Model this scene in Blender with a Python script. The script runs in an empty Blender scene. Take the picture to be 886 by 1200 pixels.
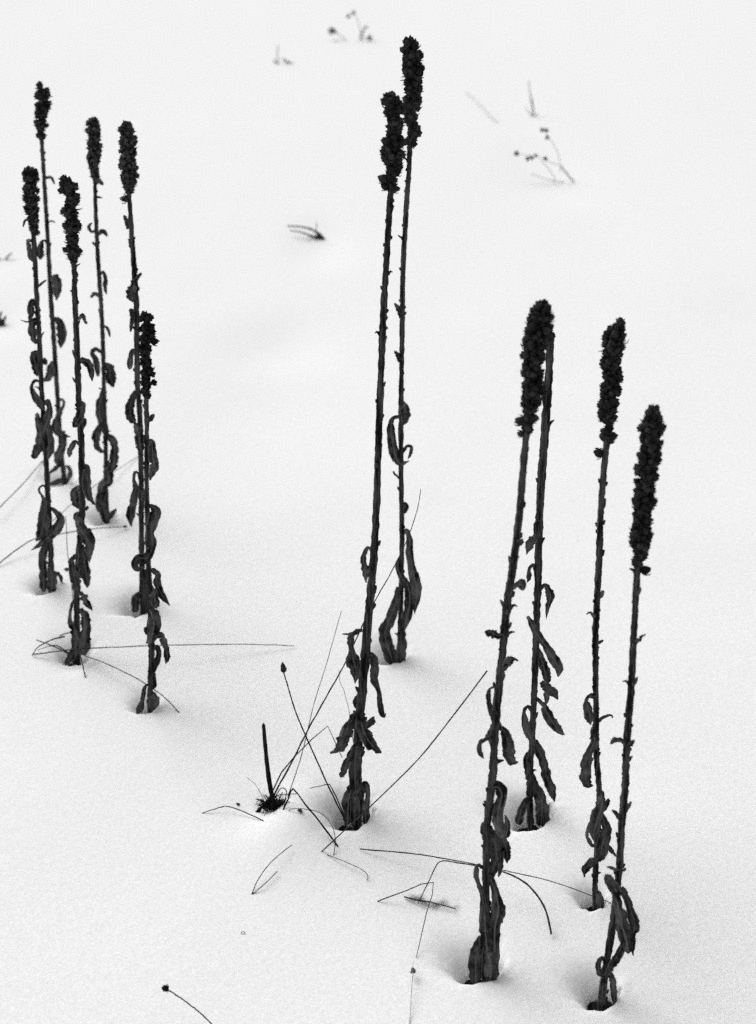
import bpy, math, random
from mathutils import Vector, Matrix, noise

# ------------------------------------------------------------------ camera, sky, sun, exposure
sc = bpy.context.scene
COL = sc.collection
PITCH = math.radians(19.0)
CAM_H = 1.617
FPX = 1700.0                      # focal length in photograph pixels (photo is 886 x 1200)
SLOPE = 0.218                     # the hillside rises away from the viewer

cd = bpy.data.cameras.new('camera')
cam = bpy.data.objects.new('camera', cd)
COL.objects.link(cam)
cam.location = (0, 0, CAM_H)
cam.rotation_euler = (math.pi / 2 - PITCH, 0, 0)
cd.sensor_fit = 'VERTICAL'
cd.sensor_height = 36.0
cd.lens = FPX / 1200.0 * 36.0
cd.clip_start = 0.05
cd.clip_end = 2000
cd.dof.use_dof = True
cd.dof.focus_distance = 2.15
cd.dof.aperture_fstop = 4.6
sc.camera = cam

SUN_EL, SUN_AZ = math.radians(52), math.radians(-50)   # azimuth measured from +Y towards +X
w = bpy.data.worlds.new('World')
sc.world = w
w.use_nodes = True
nt = w.node_tree
bg = nt.nodes['Background']
sky = nt.nodes.new('ShaderNodeTexSky')
sky.sky_type = 'NISHITA'
sky.sun_disc = False
sky.sun_elevation = SUN_EL
sky.sun_rotation = SUN_AZ
sky.air_density = 1.0
sky.dust_density = 6.0
hs = nt.nodes.new('ShaderNodeHueSaturation')            # a grey overcast, black and white picture
hs.inputs['Saturation'].default_value = 0.0
nt.links.new(sky.outputs[0], hs.inputs['Color'])
nt.links.new(hs.outputs[0], bg.inputs['Color'])
bg.inputs['Strength'].default_value = 0.10

sd = bpy.data.lights.new('sun', 'SUN')
sd.energy = 0.8
sd.angle = math.radians(50)
sd.color = (1, 1, 1)
sun = bpy.data.objects.new('sun', sd)
COL.objects.link(sun)
sdir = Vector((math.sin(SUN_AZ) * math.cos(SUN_EL), math.cos(SUN_AZ) * math.cos(SUN_EL), math.sin(SUN_EL)))
sun.rotation_euler = sdir.to_track_quat('Z', 'Y').to_euler()
sun.location = (-3, 5, 6)

sc.view_settings.view_transform = 'Standard'
sc.view_settings.look = 'None'
sc.view_settings.gamma = 1.0
sc.view_settings.use_curve_mapping = False
sc.view_settings.exposure = 0.455
sc.cycles.use_denoising = False            # keep the fine grain of the film-like picture

# ------------------------------------------------------------------ materials
def mat(name):
    m = bpy.data.materials.new(name)
    m.use_nodes = True
    n = m.node_tree.nodes
    b = n['Principled BSDF']
    b.inputs['Roughness'].default_value = 0.95
    b.inputs['Specular IOR Level'].default_value = 0.12
    return m, n, m.node_tree.links, b

def noisy(name, c0, c1, scale, bump_scale, bump, stretch=(1, 1, 1), rough=0.95, rib=0.0, vary=False):
    m, n, l, b = mat(name)
    b.inputs['Roughness'].default_value = rough
    tc = n.new('ShaderNodeTexCoord')
    mp = n.new('ShaderNodeMapping'); mp.inputs['Scale'].default_value = stretch
    l.new(tc.outputs['Object'], mp.inputs['Vector'])
    nz = n.new('ShaderNodeTexNoise'); nz.inputs['Scale'].default_value = scale
    nz.inputs['Detail'].default_value = 5; nz.inputs['Roughness'].default_value = 0.65
    l.new(mp.outputs[0], nz.inputs['Vector'])
    cr = n.new('ShaderNodeValToRGB')
    cr.color_ramp.elements[0].position = 0.40; cr.color_ramp.elements[0].color = (c0, c0, c0, 1)
    cr.color_ramp.elements[1].position = 0.63; cr.color_ramp.elements[1].color = (c1, c1, c1, 1)
    l.new(nz.outputs['Fac'], cr.inputs[0])
    out = cr.outputs[0]
    if rib:                                                  # paler midrib and felted margin of the leaf
        at = n.new('ShaderNodeAttribute'); at.attribute_name = 'across'
        r2 = n.new('ShaderNodeValToRGB')
        e = r2.color_ramp.elements
        e[0].position = 0.0; e[0].color = (1, 1, 1, 1)
        e[1].position = 0.16; e[1].color = (0, 0, 0, 1)
        k = e.new(0.86); k.color = (0, 0, 0, 1)
        k = e.new(1.0); k.color = (0.55, 0.55, 0.55, 1)
        l.new(at.outputs['Fac'], r2.inputs[0])
        mx = n.new('ShaderNodeMix'); mx.data_type = 'RGBA'
        l.new(r2.outputs[0], mx.inputs[0]); l.new(out, mx.inputs[6]); mx.inputs[7].default_value = (rib, rib, rib, 1)
        out = mx.outputs[2]
    if vary:                                                 # each capsule weathered differently
        oi = n.new('ShaderNodeObjectInfo')
        mr = n.new('ShaderNodeMapRange'); mr.inputs[3].default_value = 0.5; mr.inputs[4].default_value = 1.6
        l.new(oi.outputs['Random'], mr.inputs[0])
        mm = n.new('ShaderNodeVectorMath'); mm.operation = 'SCALE'
        l.new(out, mm.inputs[0]); l.new(mr.outputs[0], mm.inputs['Scale'])
        out = mm.outputs[0]
    l.new(out, b.inputs['Base Color'])
    n2 = n.new('ShaderNodeTexNoise'); n2.inputs['Scale'].default_value = bump_scale
    n2.inputs['Detail'].default_value = 3
    l.new(mp.outputs[0], n2.inputs['Vector'])
    bp = n.new('ShaderNodeBump'); bp.inputs['Strength'].default_value = bump
    bp.inputs['Distance'].default_value = 0.002
    l.new(n2.outputs['Fac'], bp.inputs['Height'])
    l.new(bp.outputs[0], b.inputs['Normal'])
    return m

M_STEM = noisy('stem_bark', 0.005, 0.085, 190, 420, 0.9, (1, 1, 0.10))
M_LEAF = noisy('dead_leaf', 0.008, 0.120, 75, 420, 1.0, (1, 1, 0.35), rib=0.15)
M_SEED = noisy('seed_capsule', 0.002, 0.062, 160, 400, 0.5, vary=True)
M_GRASS = noisy('dry_grass', 0.020, 0.070, 120, 200, 0.2)
M_PALE = noisy('bleached_grass', 0.10, 0.22, 120, 200, 0.2)
M_FROST = noisy('frosted_weed', 0.38, 0.60, 150, 200, 0.2)
M_DARK = noisy('stub_and_shade_mat', 0.004, 0.02, 120, 250, 0.4, (1, 1, 0.2))

def snow_material():
    m, n, l, b = mat('snow')
    tc = n.new('ShaderNodeTexCoord')
    fine = n.new('ShaderNodeTexNoise'); fine.inputs['Scale'].default_value = 620
    fine.inputs['Detail'].default_value = 2
    l.new(tc.outputs['Object'], fine.inputs['Vector'])
    cr = n.new('ShaderNodeValToRGB')
    cr.color_ramp.elements[0].position = 0.25; cr.color_ramp.elements[0].color = (0.71, 0.71, 0.71, 1)
    cr.color_ramp.elements[1].position = 0.75; cr.color_ramp.elements[1].color = (0.95, 0.95, 0.95, 1)
    l.new(fine.outputs['Fac'], cr.inputs[0])
    co = n.new('ShaderNodeTexNoise'); co.inputs['Scale'].default_value = 230
    co.inputs['Detail'].default_value = 3
    l.new(tc.outputs['Object'], co.inputs['Vector'])
    c2 = n.new('ShaderNodeMapRange'); c2.inputs[1].default_value = 0.3; c2.inputs[2].default_value = 0.7
    c2.inputs[3].default_value = 0.90; c2.inputs[4].default_value = 1.0
    l.new(co.outputs['Fac'], c2.inputs[0])
    mm = n.new('ShaderNodeVectorMath'); mm.operation = 'SCALE'
    l.new(cr.outputs[0], mm.inputs[0]); l.new(c2.outputs[0], mm.inputs['Scale'])
    l.new(mm.outputs[0], b.inputs['Base Color'])
    b.inputs['Roughness'].default_value = 1.0
    b.inputs['Specular IOR Level'].default_value = 0.0
    mid = n.new('ShaderNodeTexNoise'); mid.inputs['Scale'].default_value = 90
    mid.inputs['Detail'].default_value = 4
    l.new(tc.outputs['Object'], mid.inputs['Vector'])
    bp = n.new('ShaderNodeBump'); bp.inputs['Strength'].default_value = 0.25
    bp.inputs['Distance'].default_value = 0.002
    l.new(mid.outputs['Fac'], bp.inputs['Height'])
    l.new(bp.outputs[0], b.inputs['Normal'])
    return m
M_SNOW = snow_material()

# ------------------------------------------------------------------ terrain: height field and rays onto it
CP, SP = math.cos(PITCH), math.sin(PITCH)
FORWARD = Vector((0, CP, -SP)); DOWN = Vector((0, -SP, -CP)); RIGHT = Vector((1, 0, 0))
CAM = Vector((0, 0, CAM_H))

def ray(px, py):
    return (FORWARD + RIGHT * ((px - 443) / FPX) + DOWN * ((py - 600) / FPX))

SOFT = []                                    # gentle swells and hollows: x, y, radius, height

def hill(x, y):
    h = SLOPE * 30 * math.tanh(y / 30)
    h += 0.005 * noise.noise(Vector((x * 1.1 + 3.1, y * 1.1, 0.3)))
    h += 0.003 * noise.noise(Vector((x * 3.7, y * 3.7, 7.3)))
    h += 0.016 * noise.noise(Vector((x * 0.25, y * 0.25, 2.7)))
    d = max(0.0, math.hypot(x, y - 4) - 8)
    h += 0.035 * d * noise.noise(Vector((x * 0.04, y * 0.04, 5.5)))
    for (sx, sy, sr, sh) in SOFT:
        q = ((x - sx) ** 2 + (y - sy) ** 2) / (sr * sr)
        if q < 9:
            h += sh * math.exp(-q)
    return h

def ground(px, py, lift=0.0):
    """the point where the line of sight through a spot of the scene meets the snow (raised by lift)"""
    d = ray(px, py)
    t0, t1 = 0.6, 14.0
    f = lambda t: (CAM.z + d.z * t) - hill(d.x * t, d.y * t) - lift
    t = t0
    while t < t1 and f(t) > 0:
        t += 0.1
    a, b = t - 0.1, t
    for _ in range(30):
        m = (a + b) / 2
        if f(m) > 0: a = m
        else: b = m
    t = (a + b) / 2
    return CAM + d * t

def upright(px, py, P0, lean=0.0):
    """the point over P0's own vertical plane (tilted back by lean)"""
    d = ray(px, py)
    # y = P0.y + lean*(z-P0.z)
    t = (P0.y + lean * (CAM.z - P0.z)) / (d.y - lean * d.z)
    return CAM + d * t

for (px, py, r, h) in ((325, 405, 0.15, -0.014), (335, 480, 0.30, -0.010), (352, 968, 0.085, 0.016), (345, 950, 0.05, 0.008),
                       (300, 945, 0.05, -0.008), (-4, 380, 0.07, -0.008), (4, 304, 0.10, -0.010),
                       (640, 1040, 0.12, 0.008), (500, 1060, 0.10, -0.006), (375, 283, 0.09, -0.02),
                       (640, 205, 0.16, -0.02), (765, 1000, 0.16, 0.01)):
    g = ground(px, py)
    SOFT.append((g.x, g.y, r, h))

# ------------------------------------------------------------------ mesh helpers
def obj(name, verts, faces, material, parent=None, smooth=True):
    me = bpy.data.meshes.new(name)
    me.from_pydata([tuple(v) for v in verts], [], faces)
    me.materials.append(material)
    if smooth:
        me.polygons.foreach_set('use_smooth', [True] * len(me.polygons))
    me.update()
    o = bpy.data.objects.new(name, me)
    COL.objects.link(o)
    if parent: o.parent = parent
    return o

def tag(o, label, cat, group=None, kind=None):
    if label: o['label'] = label
    if cat: o['category'] = cat
    if group: o['group'] = group
    o['kind'] = kind or 'thing'
    return o

def empty(name, loc):
    o = bpy.data.objects.new(name, None)
    o.empty_display_size = 0.05
    COL.objects.link(o)
    o.location = loc
    return o

def spline(pts, sub):
    """Catmull-Rom through tuples of numbers"""
    out = []
    n = len(pts)
    for i in range(n - 1):
        p0, p1, p2, p3 = pts[max(i - 1, 0)], pts[i], pts[i + 1], pts[min(i + 2, n - 1)]
        for k in range(sub):
            t = k / sub
            out.append(tuple(0.5 * (2 * b + (c - a) * t + (2 * a - 5 * b + 4 * c - d) * t * t + (3 * b - a - 3 * c + d) * t ** 3)
                             for a, b, c, d in zip(p0, p1, p2, p3)))
    out.append(tuple(pts[-1]))
    return out

def tube(V, F, path, radii, sides=8, rough=0.0, seed=0.0, squash=1.0):
    base = len(V)
    n = len(path)
    prev = None
    for i in range(n):
        t = (path[min(i + 1, n - 1)] - path[max(i - 1, 0)])
        if t.length < 1e-9: t = Vector((0, 0, 1))
        t.normalize()
        if prev is None:
            prev = Vector((1, 0, 0)) if abs(t.x) < 0.8 else Vector((0, 1, 0))
        s = prev - t * prev.dot(t)
        if s.length < 1e-6: s = t.orthogonal()
        s.normalize(); prev = s
        u = t.cross(s)
        for k in range(sides):
            a = 2 * math.pi * k / sides
            r = radii[i]
            if rough:
                r *= 1 + rough * noise.noise(Vector((k * 1.7, i * 0.55, seed)))
            V.append(path[i] + s * (math.cos(a) * r) + u * (math.sin(a) * r * squash))
    for i in range(n - 1):
        for k in range(sides):
            a = base + i * sides + k; b = base + i * sides + (k + 1) % sides
            F.append((a, b, b + sides, a + sides))
    F.append(tuple(base + k for k in range(sides))[::-1])
    F.append(tuple(base + (n - 1) * sides + k for k in range(sides)))

def px_m(P):
    """metres per photograph pixel at a point"""
    return (P - CAM).dot(FORWARD) / FPX

# ------------------------------------------------------------------ stalk data, in photograph pixels: x, y, width
# hole = centre x, y and half width of the melted hollow in the snow
STALKS = [
 dict(key='A', hole=(75, 562, 12), near=False, cap=7.0,
  label='slender mullein stalk with a beaded seed head ending in a small crooked tip',
  stem=[(76,566,7),(72,530,6),(67,460,6),(64,410,6),(60,355,6),(56,280,5.5),(52,215,5),(49,165,5)],
  head=[(48,162,8),(48,155,12),(48,143,16),(48,135,13),(51,127,18),(50,118,15),(50,110,19),(47,101,9),(45,98,5)],
  leaves=['53 209 2.5,60 208 2.5,64 216 2','57 260 1.5,61 259 1.5,65 261 1.2','59 330 4,65 325 8,67 337 9,66 352 3',
   '54 284 2,50 282 2,47 292 8,47 304 6','62 376 4,67 373 5,71 382 9,72 394 10,71 408 3','63 424 4,60 430 8,57 442 7,51 447 3',
   '66 472 2,72 468 3,75 474 3,70 484 5,66 494 8,66 505 9,74 510 7,83 512 2','73 505 6,74 520 7,68 534 10,66 544 4',
   '72 542 4,64 550 4,57 555 2','76 566 4,82 557 5,81 548 4,76 546 2','76 562 6,67 565 6,57 568 2']),
 dict(key='B', hole=(58, 686, 13), near=False, cap=7.0,
  label='mullein stalk with a short ragged seed head and twisted leaves down its whole length',
  stem=[(61,695,9),(60,670,8),(59,634,7),(56,580,7),(54,540,7),(49,460,6.5),(46,390,6),(44,365,6),(41,305,6),(39,268,6)],
  head=[(40,272,8),(40,262,13),(38,245,18),(36,230,18),(36,212,20),(37,202,18),(38,197,8)],
  leaves=['38 258 2,30 258 2,27 266 1.5','40 284 3,33 282 3,34 292 6,38 303 7,41 308 3','45 336 2,50 331 2,55 328 1',
   '44 356 3,38 355 7,36 368 7,34 377 2,24 375 1','45 376 4,39 378 7,38 392 7,41 400 4,44 403 2','46 412 3,41 415 8,41 428 8,44 441 4',
   '46 422 3,52 423 7,54 428 2','48 448 2,41 446 3,37 453 3,40 462 6,46 472 7,51 481 5',
   '50 474 3,56 471 5,58 481 6,55 493 8,50 508 10,46 518 8,45 523 4','42 485 3,44 489 6,46 501 7,51 516 8,53 530 5',
   '53 492 5,57 508 8,58 525 9,56 538 4','54 520 4,47 522 9,41 533 8,36 535 2',
   '55 572 2,50 569 2,45.5 574 2.5,51 584 4,52 597 9,51 612 12,48 627 10,42 634 3',
   '58 600 3,62 597 4,71 608 8,66 620 10,55 631 8,46 639 5,36 645 1.5','53 634 7,50 655 8,51 678 8,51 694 6',
   '61 677 3,66 671 3,71 676 4,72 684 2','59 662 6,61 678 10,61 694 11']),
 dict(key='C', hole=(89, 764, 15), near=False, cap=8.5,
  label='mullein stalk whose long gapped seed head tips over, dry grass splayed round its foot',
  stem=[(90,772,10),(90,720,8),(90,687,8),(92,650,8),(96,600,8),(96,560,8),(95,510,8),(92,460,7.5),(90,400,7),(88,355,7),(87,320,6),(86,305,6)],
  head=[(86,308,8),(86,300,15),(87,290,21),(84,277,15),(85,264,21),(84,255,15),(83,246,21),(85,237,16),(84,228,20),(80,220,22),(75,212,14),(72,209,6)],
  leaves=['92 374 3,97 369 3,99 375 3,102 380 2','93 424 3,100 423 8,106 431 7,108 447 2','90 420 3,87 415 2.5,85 410 1.5','92 452 3,88 447 2.5,85 442 1.5',
   '89 472 5,94 476 10,93 488 9,89 496 8,86 501 3','95 503 5,98 495 6,100 490 3','95 524 3,89 518 4,83 525 6,81 536 3',
   '98 548 3,102 548 6,102 565 9,104 580 7,109 589 3,112 591 1.5','95 571 5,88 577 9,90 589 10,94 597 3','97 594 3,101 596 4,103 593 2',
   '92 600 4,90 607 7,96 620 12,103 632 13,105 645 8,105 659 2','96 638 4,97 652 10,100 670 12,102 683 6,102 689 1.5',
   '90 650 3,84 657 6,86 672 8,90 690 8,91 700 4','91 695 4,97 698 8,102 707 7,109 716 1','90 700 3,84 709 3,82 724 4,85 735 9,88 746 8,86 762 6',
   '94 714 5,100 725 10,100 745 12,98 768 9','90 757 8,83 770 8,76 779 3']),
 dict(key='D', hole=(125, 606, 12), near=False, cap=7.0,
  label='thin mullein stalk with a compact cylindrical seed head and curled leaves knotted near its foot',
  stem=[(126,614,7),(124,565,6),(124,530,6),(122,460,5.5),(121,415,5.5),(119,367,5.5),(115,305,5.5),(112.5,255,5),(111,205,5)],
  head=[(111,208,6),(110,198,10),(110,186,16),(110,170,18),(109,155,17),(109.5,145,15),(109,139,6)],
  leaves=['112 215 3,116 212 5,121 217 2','112 232 2,116 231 2,120 232 1','113 268 2,108 272 2.5,104 266 3,108 261 2','114 275 3,121 271 5,126 277 3',
   '113 288 3,108 284 2','117 322 2,121 319 3,124 328 4,123 336 4,125 345 2','117 348 3,111 344 4,106 349 2','120 382 2,126 385 3,129 395 1.5',
   '120 413 3,112 409 4,108 414 4,113 424 6,115 441 5','122 429 6,128 432 10,130 445 10,133 454 3','122 458 6,117 475 9,119 490 10,123 505 8,126 517 4',
   '122 494 4,114 507 8,113 520 8,118 528 5,123 530 2','125 510 5,133 518 8,134 535 9,131 549 9,123 556 7','124 544 6,128 560 10,121 569 10,117 581 7',
   '122 570 8,118 588 11,122 602 10,126 614 6','126 608 6,132 601 5,136 596 2']),
 dict(key='E', hole=(167, 708, 17), near=False, cap=7.5,
  label='mullein stalk with a smooth full seed head and one loose capsule just below it',
  stem=[(168,719,8),(167,702,7.5),(166,641,7),(165.5,565,7),(164,490,7),(161,447,7),(160,367,7),(157.5,317,7),(154,270,6),(151,222,5.5)],
  head=[(151,226,7),(151,220,13),(151,210,19),(150,190,21),(149,170,22),(149,157,20),(149,150,16),(148,146,8)], loose=[(145,233,9),(157,214,8)],
  leaves=['150 268 3,148 258 4,145 252 2','157 330 3,155 338 8,153 345 9,156 354 3','158 330 3,163 323 3,166 320 2','160 368 4,153 363 3,155 372 4,153 389 3',
   '160 418 4,156 410 3,153 418 5,152 433 6','160 458 4,155 468 7,152 480 9,154 490 8,159 496 4','159 496 6,163 508 9,164 520 9,166 530 6',
   '164 566 2,162 555 2.5,158 554 3,157 562 3,159 573 6,156 588 8,153 604 8,154 617 4','166 570 4,169 580 6,168 589 4',
   '165 695 5,160 700 8,158 718 8','170 668 7,173 690 10,171 718 8']),
 dict(key='F', hole=(173, 827, 12), near=False, cap=7.5,
  label='short mullein stalk with a loose crumbling seed head, rooted apart with the smallest hollow',
  stem=[(176,836,8),(176,800,7),(177.5,770,8),(177,740,8),(176,700,8),(174,660,7),(173,620,6),(172,560,6),(172,500,6),(171,462,6)],
  head=[(171,466,7),(171,457,10),(171,445,14),(173,432,16),(170,418,13),(172,402,18),(173,388,21),(171,374,18),(171,368,9)], loose=[(182,400,9),(181,448,7)],
  leaves=['172 495 3,177 490 5,181 485 1.5','173 519 5,178 519 6,179 535 9,181 545 10,178 554 7,176 563 3',
   '174 592 4,182 597 10,181 608 12,177 622 10,178 640 9,172 654 9,164 654 9,158 660 7,162 667 6,170 664 4','177 667 5,184 672 7,184 682 7,189 696 7,199 710 2',
   '177 688 6,181 700 10,183 713 6','175 711 6,180 722 13,180 737 13,177 749 9,171 754 3','175 734 4,172 738 6,175 744 4',
   '180 746 5,189 745 8,194 758 7,196 770 6,194 778 1.5','178 763 3,184 758 5,186 769 6,180 783 7,178 792 8,179 802 8,176 810 6',
   '175 802 3,170 805 4,167 819 5,164 831 7,160 836 4','177 811 6,181 820 10,178 832 9']),
 dict(key='G', hole=(414, 947, 25), near=True, cap=9.5,
  label='tallest mullein stalk, its thick foot wrapped in flared leaves beside the broken grass clump',
  stem=[(418.6,966,13),(418.6,935,13),(418.6,900,12.5),(420,860,12),(424,815,12),(431,733,10.5),(436,679,10),(440,620,9.5),(442.5,548,8.5),(444.5,490,8.5),(447,426,8),(449,375,8),(452.5,315,7.5),(455,270,7.5),(457.5,229,7)],
  head=[(459,222,8),(459,212,10),(462,198,18),(460,187,25),(458.6,174,27),(462,157,20),(463,144,19),(463,130,24),(458,118,22),(455,112,9)], loose=[(448,209,10),(451,218,9),(467,194,10)],
  leaves=['436 645 3,431 642 3,426 654 5,428 668 7,429 683 2','434 664 3,431 670 5,431 676 3','425 739 3,418 740 5,411 749 7,412 761 5,414 775 14,417 789 9,416 801 2','416 741 4,409 743 2.5,401 743 1.5',
   '428 772 5,435 768 8,439 780 9,438 795 8,443 807 5,445 820 5,447 834 5,450 840 3,452 836 2','424 812 6,418 822 8,422 832 4',
   '422 835 8,411 848 14,403 864 14,398 876 9,387 883 5','423 836 8,424 850 12,430 865 12,438 876 9,447 882 5','427 854 6,435 846 9,439 841 4',
   '416 876 7,408 891 8,402 905 7,399 911 4','423 928 4,428 918 6,431 928 5,430 946 5,429 966 6','414 918 6,408 938 12,407 966 10','414 930 8,416 945 10,415 968 8','424 938 6,428 950 8,429 966 8',
   '420 866 9,416 895 13,417 930 13']),
 dict(key='H', hole=(461, 768, 15), near=True, cap=9.0,
  label='mullein stalk with the longest dense seed head, pale curled leaf at its middle',
  stem=[(463,782,9),(468,758,7.5),(470,695,6.5),(471,632,6.5),(470,548,6.5),(470,475,6.5),(470.6,432,6),(471.5,377,6.5),(472,325,6.5),(474.6,272,6.5),(477,229,6.5),(479,205,6),(480.5,166,6)],
  head=[(481,170,7),(483,160,14),(485,151,17),(481,139,17),(484,128,18),(484,117,23),(484,105,21),(483,96,24),(484,88,24),(482,78,24),(483.5,65,23),(481,55,20),(482,48,12)], loose=[(475,166,8),(488,157,9)],
  leaves=['471 372 5,467 362 5,462 355 1.5','470 424 5,467 417 5,462 411 1.5','470 472 5,474 480 10,475 488 9,472 498 4',
   '468 488 4,460 491 4,458 503 7,460 520 9,464 535 10,470 543 6,480 540 1.5','472 530 3,477 523 3,482 524 3,481 532 3,478 538 1.5','469 560 3,463 556 2,461 552 1.5','472 589 3,476 593 5,474 602 2',
   '472 628 2,476 622 4,480 632 6,480 650 7,484 670 9,488 690 11,487 706 8,486 720 1.5','469 654 3,466 663 5,471 677 6,478 687 8,480 705 10,476 725 10,473 741 4',
   '467 688 5,462 712 9,453 734 13,451 746 12,457 765 14,461 780 12','470 733 6,471 755 10,469 778 9']),
 dict(key='I', hole=(567, 1131, 23), near=True, cap=10.0,
  label='mullein stalk with the broadest tapering seed head, its foot sheathed in crumpled leaves',
  stem=[(570,1152,12),(569.5,1100,11),(569.5,1049,10),(569.5,1006,9),(571,965,9.5),(577,912,10),(579.5,872,10.5),(583,820,10.5),(587.5,780,10),(591,742,10),(595,702,10),(601,665,9.5),(608,610,9),(612,562,8.5),(617,505,8)],
  head=[(617,506,8),(618,494,10),(622,484,17),(621,475,20),(623,460,27),(624,445,25),(624.5,436,25),(626,424,27),(627,411,29),(628,400,30),(632,385,31),(634,371,29),(634,361,21),(633,354,9)], loose=[(609,493,11),(626,490,11),(617,493,10),(610,508,8)],
  leaves=['601 690 4,606 686 6,611 684 9,613 692 5','599 668 3,598 658 3,596 651 1.5','591 744 4,584 745 6,576 742 9,568 740 3','590 785 5,597 774 9,602 772 4,608 775 1.5','605 640 5,610 635 6,613 632 2',
   '584 854 8,579 839 7,573 823 5,573 809 4,580 804 2','584 847 6,577 858 12,577 868 9,574 873 3','578 862 3,570 866 4,563 870 4,562 880 5,567 889 3',
   '583 851 4,591 857 8,595 870 11,597 884 12,601 893 8,608 893 1.5','573 925 6,582 921 10,588 930 11,584 948 11,584 965 11,591 978 10,595 968 7,592 955 4',
   '572 963 6,567 970 9,576 980 14,582 995 15,580 1010 14,574 1024 11,570 1031 4','588 982 8,594 997 9,594 1012 2','586 998 6,587 1015 5,584 1028 2','570 1018 4,560 1015 5,558 1028 5,563 1041 5,566 1056 6,568 1080 7',
   '575 1028 5,582 1050 10,584 1068 14,580 1086 13,580 1112 9,581 1140 9','568 1045 8,568 1075 10,569 1100 14,572 1120 14,574 1134 5','565 1098 8,558 1118 14,557 1152 13','571 1110 12,575 1130 18,574 1154 17']),
 dict(key='J', hole=(627, 950, 23), near=True, cap=6.5,
  label='mullein stalk with a stubby seed head and long leaves drooping down one side',
  stem=[(622,966,10),(621,947,9),(621,910,8),(623,872,8),(625,835,8),(627.5,772,8.5),(629,722,9),(630.5,680,9.5),(631.5,625,10),(633.6,580,10),(637.5,520,10.5),(642,460,10),(645,400,9)],
  head=[(645,402,8),(645,394,9),(643,386,10),(641,379,8)],
  leaves=['632 611 4,628 614 5,628 627 6,622 635 10,617 650 2','629 668 5,624 662 4,620 668 3,620 676 5,618 683 1.5','632 693 3,638 686 4,643 692 6,645 700 7,642 712 4,640 726 1',
   '618 722 2,621 727 5,629 742 7,640 758 8,648 770 10,655 784 9,654 793 4','630 760 4,637 780 9,641 795 8,643 801 2','634 799 4,640 805 10,648 811 9,654 820 2','638 806 5,641 815 6,640 826 2','628 818 3,637 826 5,640 834 10,648 847 10,657 858 6,662 861 1.5',
   '626 836 3,618 828 4,614 836 4,617 850 9,622 864 9,627 874 5','626 868 7,636 890 10,641 910 10,646 925 9,650 940 2','622 880 4,617 887 6,618 898 8,624 915 9,632 930 10,638 948 9',
   '622 934 8,613 945 8,607 966 9','630 928 9,636 948 15,634 968 12']),
 dict(key='K', hole=(697, 1054, 14), near=True, cap=9.5,
  label='straight mullein stalk with a ragged pointed seed head and leaves knotted low on one side',
  stem=[(698,1068,9),(697.5,1040,7.5),(699,1000,7.5),(702,950,7.5),(702,922,7.5),(699,885,7.5),(698.5,838,7.5),(698,792,7.5),(698,745,8),(700,698,8),(702.5,650,8.5),(703.5,610,8),(706.5,565,8),(711,517,7.5)],
  head=[(711,518,8),(712,505,10),(712.5,490,18),(712.5,478,26),(714.7,460,26),(717.7,444,23),(717.7,430,23),(715.6,416,26),(720.5,402,28),(721,389,24),(726,381,12),(728,377,6)], loose=[(708,505,9),(719,511,10),(701,531,11),(711,507,8)],
  leaves=['698 724 4,692 718 2.5,687 720 1','698 816 4,691 816 7,687 822 5,689 832 9,691 842 8,692 850 2','699 846 4,708 840 3,716 838 2,718 842 1','704 700 4,707 692 3','700 754 4,704 752 3,707 750 2',
   '699 850 5,695 858 9,697 868 9,692 880 9,687 892 11,686 908 11,689 919 9,695 921 4','703 928 7,705 940 10,700 958 12,696 974 10,697 987 3','700 962 2,691 964 2.5,688 978 3,692 988 4,698 994 2',
   '704 952 4,710 972 11,706 990 13,703 1004 10,694 1010 9,686 1018 9,685 1028 4','706 988 4,715 995 5,722 1004 2','706 950 5,711 941 6,714 936 2','699 1045 6,703 1054 8,704 1068 6']),
 dict(key='L', hole=(708, 1162, 19), near=True, cap=10.0,
  label='leaning mullein stalk with long bumpy seed head and one broad flat leaf low down',
  stem=[(705,1180,11),(706,1165,10),(710,1133,10),(716.7,1093,9.5),(723,1045,9),(726,1013,9),(728.7,968,9.5),(732.7,920,9.5),(733.5,897,9),(736,850,9),(740,803,8.5),(742,757,8.5),(745,705,8),(747,662,8)],
  head=[(747,664,9),(748,655,12),(750.7,648,22),(750,634,26),(752,619,28),(753,603,23),(754,589,28),(754.6,577,26),(755.6,562,27),(759,547,26),(762,532,25),(762,517,27),(764,500,29),(766,488,21),(765,480,9)], loose=[(757,668,11),(744,660,7)],
  leaves=['744 754 4,749 750 5,752 746 3,757 743 1.5','736 876 4,729 868 5,722 867 6,715 872 3','735 876 4,740 871 5,743 867 2','729 962 4,722 953 4,717 949 2','730 956 4,737 944 4,740 939 2','726 1022 4,717 1017 4,711 1016 2','726 1022 3,734 1018 3',
   '725 1050 9,718 1037 11,710 1025 8','720 1046 6,724 1060 9,729 1080 15,734 1098 16,736 1112 9,736 1118 3','728 1040 6,736 1055 8,741 1073 9,744 1085 10,741 1100 7,742 1120 4','732 1104 7,724 1120 8,716 1133 8,709 1144 4',
   '712 1134 4,706 1122 5,701 1130 5,703 1141 6,711 1144 4','714 1138 4,719 1155 7,721 1180 7','708 1146 8,704 1178 9','745 700 4,749 692 4,750 688 2','741 805 3,745 798 3,747 793 1.5']),
]

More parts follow.
